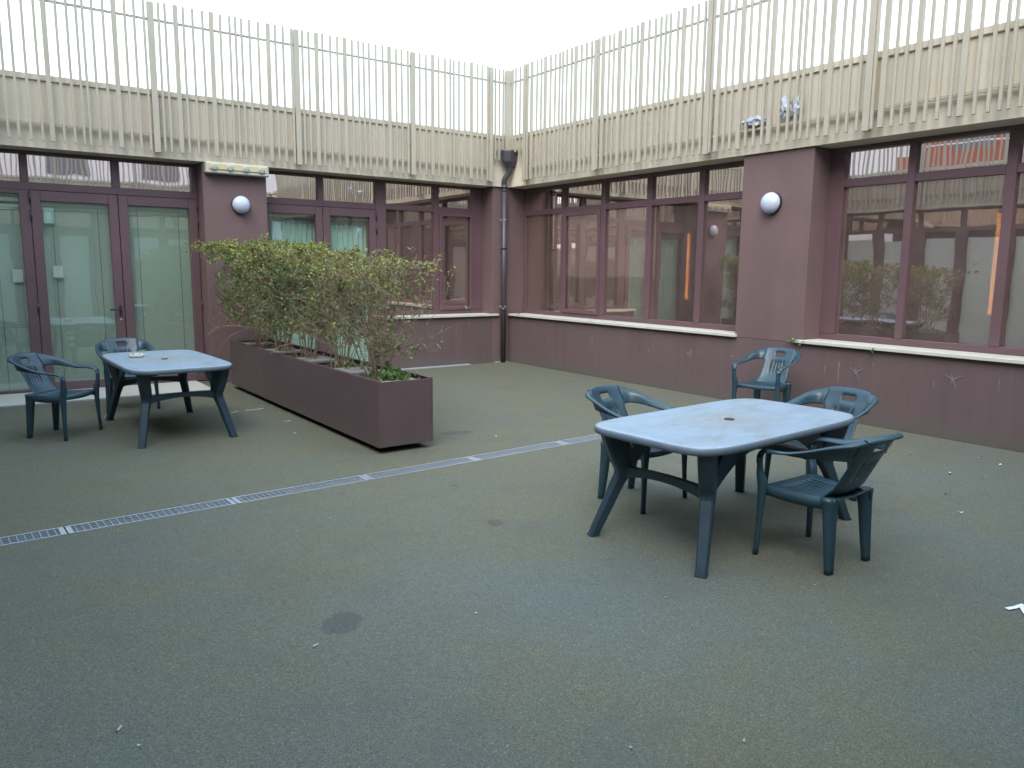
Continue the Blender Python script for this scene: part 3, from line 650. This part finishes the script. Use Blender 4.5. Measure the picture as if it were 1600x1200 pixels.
# ------------------------------------------------------------------ shrubs
def leaves_mesh(name, P, size, cols, parent, up=.35, aspect=.5):
    """P: n x 3 points -> folded leaf, 2 quads each (a keel along the midrib)"""
    n = len(P); d = RNG.normal(size=(n, 3)); d[:, 2] += up; d /= np.linalg.norm(d, axis=1)[:, None]
    r = np.cross(d, RNG.normal(size=(n, 3))); r /= np.linalg.norm(r, axis=1)[:, None]; nn = np.cross(d, r)
    s = (size*np.clip(RNG.lognormal(-.08, .32, n), .4, 1.8))[:, None]; wv = s*aspect*.5
    base, tip = P, P+d*s; mid = P+d*s*.45
    A = mid+r*wv+nn*wv*.35; B = mid-r*wv+nn*wv*.35
    V = np.stack([base, A, tip, B], 1).reshape(-1, 3)
    o4 = np.arange(n)*4
    F = np.concatenate([np.stack([o4, o4+1, o4+2], 1), np.stack([o4, o4+2, o4+3], 1)])
    off = np.array(wloc(parent)); me = bpy.data.meshes.new(name); me.from_pydata((V-off).tolist(), [], F.tolist())
    at = me.color_attributes.new('leafcol', 'FLOAT_COLOR', 'POINT')
    c = np.ones((n, 4, 4), np.float32); c[:, :, :3] = cols[:, None, :]; at.data.foreach_set('color', c.reshape(-1))
    me.materials.append(M['leaf']); return link(name, me, parent)
def twigs_mesh(name, segs, parent):
    """segs: list of (p0, p1, r0, r1) -> three-sided twigs in one mesh"""
    V, F = [], []
    for p0, p1, r0, r1 in segs:
        d = p1-p0; L = np.linalg.norm(d)
        if L < 1e-5: continue
        d = d/L; a = np.cross(d, (.3, .5, .8)); a /= np.linalg.norm(a); b = np.cross(d, a); i = len(V)
        for p, r in ((p0, r0), (p1, r1)):
            for k in range(3):
                t = 2.0944*k; V.append(p+(a*math.cos(t)+b*math.sin(t))*r)
        for k in range(3): F.append((i+k, i+(k+1) % 3, i+3+(k+1) % 3, i+3+k))
    me = bpy.data.meshes.new(name); me.from_pydata((np.array(V)-np.array(wloc(parent))).tolist(), [], F); me.materials.append(M['bark']); return link(name, me, parent)
GREEN = np.array([(.135, .21, .06), (.175, .255, .075), (.10, .165, .065)]); YEL = np.array([(.33, .33, .07), (.26, .30, .06)]); DRY = np.array([(.22, .13, .075), (.17, .10, .065), (.25, .18, .11)])
def shrub(y, top, rx, ry, dens, dry, label, x=-4.77):
    t = thing('shrub', (x, y, .58), label, 'shrub', 'hedge shrubs in the planter')
    segs, pts, zz = [], [], []
    def grow(p, d, L, r, lev):
        n = 4; q = p.copy(); rr = r
        for k in range(n):
            d = d+RNG.normal(0, .10 if lev == 0 else .22, 3); d[2] += .03; d /= np.linalg.norm(d)
            e = q+d*L/n
            if e[2] > top+RNG.uniform(-.10, .08)+(.16 if RNG.uniform() < .06 else 0): d[2] = RNG.uniform(-.1, .15); e = q+d*L/n*.5
            cx, cy = (e[0]-x)/rx, (e[1]-y)/ry
            if cx*cx+cy*cy > 1.0: d[0] *= .2; d[1] *= .2
            r2 = rr*.83; segs.append((q, e, rr, r2))
            zr = (e[2]-.6)/(top-.6)
            if lev >= 1 and zr > .08:
                m_ = RNG.poisson(dens*(1.5 if lev >= 2 else .8)*(.22+.22*zr if zr < .62 else .36+.95*(zr-.62)/.38)*.55)
                for _ in range(m_):
                    c_ = q+(e-q)*RNG.uniform()
                    for _k in range(RNG.integers(1, 4)): pts.append(c_+RNG.normal(0, .009, 3))
            q = e; rr = r2
            if lev < 3 and zr > (.10 if lev == 0 else .2) and rr > .0008:
                for _ in range(RNG.poisson((1.9, 1.6, 1.0)[lev])):
                    nd = d+RNG.normal(0, .75, 3); nd[2] = abs(nd[2])*.6+.1; nd /= np.linalg.norm(nd)
                    grow(q.copy(), nd, L*RNG.uniform(.35, .6), rr*.55, lev+1)
    ns = 15
    for k in range(ns):
        a = RNG.uniform(0, 2*math.pi); rad = RNG.uniform(0, .10)
        p = np.array([x+rad*math.cos(a), y+rad*math.sin(a)*1.4, .56])
        d = np.array([math.cos(a)*RNG.uniform(.05, .36)*rx/.45, math.sin(a)*RNG.uniform(.05, .42)*ry/.5, 1.]); d /= np.linalg.norm(d)
        grow(p, d, (top-.58)*RNG.uniform(.85, 1.08), RNG.uniform(.006, .0105), 0)
    twigs_mesh('stems', segs, t)
    P = np.array(pts); h = (P[:, 2]-.6)/(top-.6); n = len(P)
    cols = GREEN[RNG.integers(0, 3, n)].copy(); u = RNG.uniform(size=n)
    ylw = u < np.clip((h-.62)*1.5, .04, .62); cols[ylw] = YEL[RNG.integers(0, 2, ylw.sum())]
    dr = RNG.uniform(size=n) < dry; cols[dr] = DRY[RNG.integers(0, 3, dr.sum())]
    cols *= RNG.uniform(.7, 1.3, (n, 1))
    leaves_mesh('foliage', P, .032, cols, t)
    return n, len(segs)
tot = [shrub(-.98, 1.92, .40, .50, 2.7, .14, 'greenest hedge shrub at the pillar end of the planter'),
       shrub(-1.85, 1.86, .44, .54, 2.5, .20, 'leafy hedge shrub next to the one at the pillar end'),
       shrub(-2.75, 1.80, .46, .54, 2.1, .26, 'middle hedge shrub of the planter, yellowish on top'),
       shrub(-3.70, 1.75, .46, .54, 1.65, .34, 'twiggy hedge shrub second from the near planter end'),
       shrub(-4.62, 1.69, .48, .50, .95, .40, 'sparsest hedge shrub with bare twigs at the near planter end')]
print('leaves/twigs', tot)
def weed(cx, cy, cz, r, n, size, label, name='ivy_plant', up=.9, group='weeds'):
    t = thing(name, (cx, cy, cz), label, 'plant', group)
    P = np.stack([cx+RNG.normal(0, r, n), cy+RNG.normal(0, r*1.3, n), cz+np.abs(RNG.normal(0, r*.45, n))], 1)
    cols = GREEN[RNG.integers(0, 3, n)]*RNG.uniform(.8, 1.5, (n, 1)); segs = [(np.array([cx, cy, cz]), p, .0015, .001) for p in P[::3]]
    twigs_mesh('stems', segs, t); leaves_mesh('foliage', P, size, cols, t, up=up, aspect=.7)
weed(-4.74, -4.78, .60, .085, 240, .055, 'low green weeds around the foot of the near shrub')
weed(-4.70, -3.80, .60, .07, 60, .045, 'small green weeds between the two near shrubs')
weed(-.02, -5.86, .835, .035, 40, .035, 'tuft of weeds at the pillar end of the right sill')
weed(-.03, -6.85, .825, .02, 22, .028, 'small weed hanging under the right sill')
weed(-.03, -.35, .875, .018, 20, .028, 'small weed on the sill beside the rain pipe')

# ------------------------------------------------------------------ plastic chairs
def catm_edges(ctrl, n): return cr(ctrl, n)
def solid(o, th, off=-1, bev=0):
    md = o.modifiers.new('thickness', 'SOLIDIFY'); md.thickness = th; md.offset = off; md.use_even_offset = False
def grid_faces(bm, rows, skip=lambda j, i: False):
    V = [[bm.verts.new(p) for p in r] for r in rows]
    for j in range(len(V)-1):
        for i in range(len(V[0])-1):
            if not skip(j, i): bm.faces.new((V[j][i], V[j][i+1], V[j+1][i+1], V[j+1][i]))
    for v in [v for v in bm.verts if not v.link_faces]: bm.verts.remove(v)
def make_chair():
    t = thing('plastic_chair', (0, 0, 0), 'x', 'chair', 'plastic armchairs')
    # seat with seven open slots running front to back
    xs = [-1, -.965, -.84, -.68]; slot = []
    x = -.6135
    for k in range(7):
        xs += [x, x+.062]; x += .1942
    xs = sorted(set([round(v, 4) for v in xs+[.68, .84, .965, 1.]]))
    slotcols = {i for i in range(len(xs)-1) if abs((xs[i+1]-xs[i])-.062) < .002 and abs(xs[i]) < .66}
    ys = [-.215, -.19, -.13, -.06, .02, .10, .145, .18, .205, .222, .228]
    rows = []
    for j, y in enumerate(ys):
        f = (y+.215)/.443; hw = .188+.052*f
        zz = .425-.014*math.sin(math.pi*min(1, f*1.05))+(.0 if y < .18 else -.5*(y-.18)**1.0*.35)
        if j == len(ys)-1: zz -= .035
        r = []
        for u in xs:
            z = zz-.010*(1-u*u)+.004
            px = u*hw; py = y-.018*u*u*(1 if y > .1 else 0)
            if abs(u) == 1: z = zz-.058; px = (u)*hw*1.005
            r.append((px, py, z))
        rows.append(r)
    bm = bmesh.new(); grid_faces(bm, rows, lambda j, i: i in slotcols and 2 <= j <= 5)
    o = obj('seat', bm, 'plastic', t, True); solid(o, .006)
    # backrest panel: handle slot on top, vertical slits below, rolled rim
    def yb(x, z): return -.195-(z-.43)*.52+1.25*x*x
    cx = [-.172, -.15, -.118]+[-.118+.0295*k+(.0095 if h else 0) for k in range(1, 8) for h in (0, 1)]+[.150-.0, .172]
    cx = sorted(set([-.172, -.152, -.125]+[v for k in range(5) for v in (-.0845+k*.0385, -.0845+k*.0385+.011)]+[-.055, .055, .125, .152, .172, -.11, .11]))
    zs = [.405, .43, .47, .52, .565, .61, .64, .675, .702, .742, .765, .79]
    slits = {i for i in range(len(cx)-1) if any(abs(cx[i]-(-.0845+k*.0385)) < 1e-6 for k in range(5))}
    rows = []
    for z in zs:
        f = (z-.40)/.39; r = []
        wdt = 1.0-.10*math.sin(math.pi*min(1, max(0, f)))
        for x in cx:
            zt = z-(.35*x*x if z > .7 else 0)
            px = x*wdt if z < .65 else x
            r.append((px, yb(px, z)+(.03*(1-(z-.405)/.06) if z < .465 else 0), zt))
        rows.append(r)
    rows.append([(p[0]*1.0, p[1]-.008, p[2]+.006) for p in rows[-1]]); rows.append([(p[0], p[1]-.026, p[2]-.004) for p in rows[-2]])
    rows.append([(p[0], p[1]-.030, p[2]-.016) for p in rows[-3]])
    bm = bmesh.new()
    grid_faces(bm, rows, lambda j, i: (i in slits and 3 <= j <= 5) or (j == 8 and abs((cx[i]+cx[i+1])/2) < .055))
    o = obj('backrest', bm, 'plastic', t, True); solid(o, .006, 0)
    # arm bands sweeping from the backrest forward and down to the front legs
    for sx in (-1, 1):
        ctrl = []
        def P(u, l, fl): ctrl.append(u+l+fl)
        xe = .172
        P((xe, yb(xe, .79), .7797), (xe, yb(xe, .665), .665), (xe, yb(xe, .79)-.030, .764))
        P((.215, -.322, .768), (.210, -.270, .667), (.222, -.350, .753)); P((.248, -.280, .754), (.234, -.238, .667), (.266, -.300, .741))
        P((.272, -.210, .732), (.248, -.190, .664), (.292, -.218, .720))
        P((.288, -.100, .692), (.254, -.090, .652), (.308, -.102, .682))
        P((.292, .020, .660), (.250, .020, .640), (.312, .022, .648))
        P((.290, .120, .650), (.244, .120, .640), (.308, .122, .634))
        P((.284, .185, .644), (.240, .180, .636), (.298, .190, .622))
        P((.278, .222, .618), (.238, .216, .612), (.290, .224, .596))
        P((.274, .232, .570), (.236, .226, .566), (.286, .226, .556))
        rows = []
        for c in cr(ctrl, 5):
            u, l, fl = c[0:3], c[3:6], c[6:9]; md_ = (u+l)/2
            rows.append([(sx*p[0], p[1], p[2]) for p in (l-(u-l)*.0+np.array([0, 0, -.010]), l, md_, u, (u+fl)/2+np.array([.004, -.002, .003]), fl)])
        if sx > 0: rows = [r[::-1] for r in rows]
        bm = bmesh.new(); grid_faces(bm, rows); bmesh.ops.recalc_face_normals(bm, faces=bm.faces)
        o = obj('armrest', bm, 'plastic', t, True); solid(o, .006, 0)
        def leg(name, pts, hw, hd, rot):
            bm = bmesh.new(); sec = []
            for a, b in zip(hw, hd):
                s = []
                for k in range(12):
                    th = 2*math.pi*k/12; cxx, cyy = math.cos(th), math.sin(th)
                    q = (abs(cxx)**3+abs(cyy)**3)**(-1/3); vx, vy = a*cxx*q, b*cyy*q
                    if cyy > .9: vy *= .62            # groove down the outer face
                    s.append((vx*math.cos(rot)-vy*math.sin(rot), vx*math.sin(rot)+vy*math.cos(rot), 0))
                sec.append(s)
            sweep(bm, pts, sec); bmesh.ops.recalc_face_normals(bm, faces=bm.faces)
            lo = obj(name, bm, 'plastic', t, True); return lo
        pts = cr([(sx*.262, .226, .60), (sx*.256, .222, .50), (sx*.250, .206, .42), (sx*.257, .208, .2), (sx*.268, .215, 0)], 4)
        n = len(pts); leg('leg', pts, [.022+.010*math.exp(-((i/(n-1)-.45)/.2)**2)-.006*i/(n-1) for i in range(n)], [.016+.012*math.exp(-((i/(n-1)-.45)/.2)**2) for i in range(n)], -sx*.5)
        pts = cr([(sx*.172, -.178, .425), (sx*.176, -.186, .34), (sx*.182, -.200, .15), (sx*.188, -.212, 0)], 4)
        n = len(pts); leg('leg', pts, [.056-.030*(i/(n-1))**.7 for i in range(n)], [.044-.023*(i/(n-1))**.7 for i in range(n)], math.pi if True else 0)
    return t
chair = make_chair()
def place_chair(x, y, face_deg, label, first=[True]):
    c = chair if first[0] else copy_tree(chair); first[0] = False
    c.location = (x, y, 0); c.rotation_euler = (0, 0, math.radians(face_deg-90)); c['label'] = label
    return c
place_chair(-7.26, -2.67, -41, 'turned plastic armchair at the left end of the left table')
place_chair(-6.46, -1.47, -90, 'plastic armchair tucked behind the far end of the left table')
place_chair(-4.05, -7.40, -80, 'plastic armchair on the hedge side of the right table')
place_chair(-.74, -6.02, 190, 'plastic armchair standing alone against the low wall')
place_chair(-2.96, -8.10, 176, 'plastic armchair at the wall end of the right table')
place_chair(-4.00, -8.79, 90, 'nearest plastic armchair, back to the viewer, at the right table')

# ------------------------------------------------------------------ tables
def make_table():
    t = thing('plastic_table', (0, 0, 0), 'x', 'table', 'plastic garden tables'); N = 96; a0, b0, ex = .872, .480, 6.5
    def outl(s, z, d=0.):
        r = []
        for k in range(N):
            th = 2*math.pi*(k+.5)/N; c, s_ = math.cos(th), math.sin(th)
            x = (a0-d)*math.copysign(abs(c)**(2/ex), c); y = (b0-d)*math.copysign(abs(s_)**(2/ex), s_)
            r.append((x*s, y*s, z))
        return r
    bm = bmesh.new()
    circ = [(.026*math.cos(2*math.pi*(k+.5)/N), .026*math.sin(2*math.pi*(k+.5)/N), .716) for k in range(N)]
    seq = [circ, outl(.3, .7185), outl(.6, .7195), outl(1, .720, .05), outl(1, .7195, .02), outl(1, .715, .007), outl(1, .706, .001), outl(1, .692, 0.), outl(1, .678, .003), outl(1, .672, .010), outl(1, .674, .022), outl(1, .700, .03), outl(.3, .700)]
    rings = [[bm.verts.new(p) for p in r] for r in seq]
    for r0, r1 in zip(rings, rings[1:]):
        for k in range(N): bm.faces.new((r0[k], r1[k], r1[(k+1) % N], r0[(k+1) % N]))
    bm.faces.new(rings[-1]); bmesh.ops.recalc_face_normals(bm, faces=bm.faces); tt = obj('table_top', bm, 'tabletop', t, True); tt.data.materials.append(M['edge_plastic'])
    for p in tt.data.polygons: p.material_index = 1 if (p.center.z < .7125 and math.hypot(*p.center[:2]) > .2) else 0
    bm = bmesh.new(); lathe(bm, [(.033, .7165), (.032, .7215), (.022, .7225), (.002, .7215)], 20, lambda x, y, h: (x, y, h)); obj('hole_cap', bm, 'black', t, True)
    def rect(hw, hd, dx, dy):
        u = Vector((dx, dy, 0)).normalized(); v = Vector((-u.y, u.x, 0)); b = .25
        return [u*hw*p+v*hd*q for p, q in ((-1, -1+b), (-1+b, -1), (1-b, -1), (1, -1+b), (1, 1-b), (1-b, 1), (-1+b, 1), (-1, 1-b))]
    for sx in (-1, 1):
        for sy in (-1, 1):
            pts = cr([(sx*.700, sy*.352, .69), (sx*.682, sy*.343, .60), (sx*.645, sy*.325, .47), (sx*.635, sy*.320, .41), (sx*.668, sy*.342, .33), (sx*.735, sy*.382, .15), (sx*.793, sy*.416, 0)], 3)
            n = len(pts); hw = np.interp(np.linspace(0, 1, n), [0, .2, .45, .55, .7, 1], [.085, .078, .055, .045, .036, .029]); hd = np.interp(np.linspace(0, 1, n), [0, .5, 1], [.045, .040, .030])
            bm = bmesh.new(); sweep(bm, pts, [rect(h, d_, sx*.95, sy*.42) for h, d_ in zip(hw, hd)]); bmesh.ops.recalc_face_normals(bm, faces=bm.faces)
            lo = obj('leg', bm, 'plastic_leg', t)
            bm = bmesh.new(); sweep(bm, [(sx*.793, sy*.416, .0005), (sx*.790, sy*.414, .012)], [rect(.033, .034, sx*.95, sy*.42)]*2); obj('foot', bm, 'plastic_leg', lo)
    for sx in (-1, 1):   # end stretchers, arched underneath
        bm = bmesh.new(); pts = [(sx*.632, -.31+.62*k/12, .425+.012*math.sin(math.pi*k/12)) for k in range(13)]
        sweep(bm, pts, [[(-.02, 0, .022), (.02, 0, .022), (.02, 0, -.022-.03*abs(1-2*k/12)**2), (-.02, 0, -.022-.03*abs(1-2*k/12)**2)] for k in range(13)]); bmesh.ops.recalc_face_normals(bm, faces=bm.faces)
        obj('stretcher', bm, 'plastic_leg', t)
    for sy in (-1, 1):   # long arched aprons
        bm = bmesh.new(); pts = [(-.62+1.24*k/24, sy*.315, .0) for k in range(25)]; sec = []
        for k in range(25):
            c = abs(1-2*k/24); lo_ = .61-.23*max(0, (c-.35)/.65)**1.7; hi = .668-.20*max(0, (c-.75)/.25)**1.5
            sec.append([(0, -.016, hi), (0, .016, hi), (0, .016, lo_), (0, -.016, lo_)])
        sweep(bm, pts, sec); bmesh.ops.recalc_face_normals(bm, faces=bm.faces); obj('apron', bm, 'plastic_leg', t)
    return t
tb = make_table(); tb.location = (-4.03, -8.15, 0); tb.rotation_euler = (0, 0, math.radians(3.8)); tb['label'] = 'weathered plastic garden table on the open paving with four chairs near it'
t2 = copy_tree(tb); t2.location = (-6.34, -2.90, 0); t2.rotation_euler = (0, 0, math.radians(91.5)); t2['label'] = 'weathered plastic garden table by the double doors with an ashtray on it'
# ashtray
ax, ay, az = -6.555, -2.63, .7205
ash = thing('ashtray', (ax, ay, az), 'cream ashtray full of butts on the left table', 'ashtray')
bm = bmesh.new()
def rsq(x, y, h):
    r = math.hypot(x, y)
    if r < 1e-6: return (ax+x, ay+y, az+h)
    c, s = x/r, y/r; q = (abs(c)**4+abs(s)**4)**(-.25); return (ax+x*q, ay+y*q, az+h)
lathe(bm, [(.002, 0), (.056, 0), (.066, .008), (.070, .028), (.066, .033), (.058, .032), (.052, .014), (.002, .012)], 24, rsq); obj('dish', bm, 'ceramic', ash, True)
bm = bmesh.new(); lathe(bm, [(.051, .0145), (.045, .024), (.02, .026), (.001, .027)], 16, rsq); obj('ash', bm, 'ash', ash)
for k in range(5):
    a = k*1.3; p = Vector((ax+.025*math.cos(a), ay+.025*math.sin(a), az+.031)); bm = bmesh.new(); tube(bm, [p, p+Vector((.022*math.cos(a+1), .022*math.sin(a+1), .003))], .0045, 6); obj('cigarette_butt', bm, 'paper' if k % 2 else 'leafdry', ash)

# ------------------------------------------------------------------ crumpled film caught in the railing
def crumple(name, c, sx, sy, sz, label, seed):
    bm = bmesh.new(); bmesh.ops.create_icosphere(bm, subdivisions=3, radius=1)
    for v in bm.verts:
        n = noise.noise(v.co*2.3+Vector((seed, 0, 0)))*.45+noise.noise(v.co*6+Vector((0, seed, 0)))*.35
        v.co *= 1+n; v.co = Vector((v.co.x*sx, v.co.y*sy, v.co.z*sz))+Vector(c)
    o = obj(name, bm, 'bag', None, origin=(c[0], c[1], c[2]-sz)); tag(o, label, 'plastic film', 'plastic film caught in the railing')
crumple('plastic_film', (-.088, -5.19, 3.43), .055, .17, .06, 'flat crumpled grey film lying on the bottom rail', 1)
crumple('plastic_film', (-.088, -5.62, 3.52), .058, .07, .14, 'larger upright knot of grey film in the railing', 5)
crumple('plastic_film', (-.088, -5.78, 3.52), .056, .05, .11, 'smaller upright knot of grey film beside the larger one', 9)

# ------------------------------------------------------------------ small litter on the paving
def flat_bit(name, x, y, L, Wd, rot, m_, label, cat, grp, curl=.004, square=False):
    bm = bmesh.new(); n = 5; pr = None
    for i in range(n):
        f = i/(n-1)-.5; wv = Wd*(.5-.35*abs(f)**2*2)*(1+.3*math.sin(i*2.1+x*9)); wv = Wd*.5 if square else wv; z = .004+curl*abs(f)*2*(1+.5*math.sin(x*7+i))
        c = [(f*L, -wv, z), (f*L, wv, z+curl*.4)]
        c = [bm.verts.new((x+a*math.cos(rot)-b*math.sin(rot), y+a*math.sin(rot)+b*math.cos(rot), zz)) for a, b, zz in c]
        if pr: bm.faces.new((pr[0], c[0], c[1], pr[1]))
        pr = c
    o = obj(name, bm, m_, None, origin=(x, y, .0)); md = o.modifiers.new('thickness', 'SOLIDIFY'); md.thickness = .0012; md.offset = 1
    tag(o, label, cat, grp)
def butt(x, y, rot, label):
    bm = bmesh.new(); p = Vector((x, y, .0048)); u = Vector((math.cos(rot), math.sin(rot), 0)); tube(bm, [p-u*.016, p+u*.016], .0042, 8); o = obj('cigarette_butt', bm, 'scrap', None, origin=(x, y, 0)); tag(o, label, 'litter', 'cigarette butts')
butt(-6.83, -8.18, .4, 'white cigarette butt beside the dark worn patch')
butt(-7.64, -8.37, 1.0, 'white cigarette butt alone on the near left paving')
for k, (x, y, lab) in enumerate(((-6.07, -8.31, 'tiny pale scrap right of the largest dark worn patch'), (-5.17, -8.71, 'tiny pale scrap left of the right table\'s nearest leg'), (-4.39, -9.05, 'tiny pale scrap in front of the nearest armchair'),
        (-6.1, -6.57, 'tiny pale scrap on the viewer\'s side of the drain'), (-7.3, -6.09, 'tiny pale scrap hugging the drain at far left'), (-7.6, -8.52, 'tiny pale scrap next to the lone cigarette butt'),
        (-5.84, -9.71, 'right one of two tiny scraps at the bottom picture edge'), (-6.2, -9.51, 'left one of two tiny scraps at the bottom picture edge'), (-2.22, -3.89, 'tiny pale scrap on the far paving before the long windows'), (-3.78, -4.69, 'tiny pale scrap right beside the planter end'))):
    flat_bit('paper_scrap', x, y, .016, .008, k*1.1, 'scrap', lab, 'litter', 'tiny scraps on the paving')
for k, (x, y, lab) in enumerate(((-.96, -7.8, 'brown dry leaf nearest the low wall, left of the others'), (-.6, -8.24, 'pale dry leaf closest to the low wall'), (-.72, -8.46, 'pale dry leaf at the right edge below the low wall'), (-1.51, -8.19, 'brown dry leaf leftmost in the right-hand scatter'),
        (-1.39, -8.35, 'pale dry leaf in the middle of the right-hand scatter'), (-1.28, -8.56, 'largest-looking pale dry leaf at right of the scatter'), (-2.02, -8.61, 'brown dry leaf below the right-hand scatter'), (-2.42, -8.9, 'pale dry leaf right of the nearest armchair'),
        (-3.75, -5.1, 'pale dry leaf between the planter end and the drain'), (-4.05, -5.59, 'brown dry leaf lying against the drain edge'))):
    flat_bit('dry_leaf', x, y, .036, .018, k*1.7, 'scrap' if k % 3 else 'leafdry', lab, 'litter', 'dry leaves on the paving', .008)
for k, (x, y, L, r, lab) in enumerate(((-5.30, -2.38, .22, .15, 'long white paper strip between the left table and the planter'), (-5.54, -2.41, .10, .3, 'short white paper strip close to the left table leg'), (-5.21, -3.24, .08, .1, 'pale paper bit beside the planter side'), (-5.36, -3.88, .04, .9, 'small pinkish bit beside the planter near its front'), (-3.825, -9.835, .12, .62, 'lower bluish white paper strip at the right picture edge'), (-3.805, -9.785, .12, -.25, 'upper bluish white paper strip at the right picture edge'))):
    flat_bit('paper_strip', x, y, L, .022, r, 'scrap' if k < 4 else 'paper', lab, 'litter', 'paper strips on the paving', square=True)
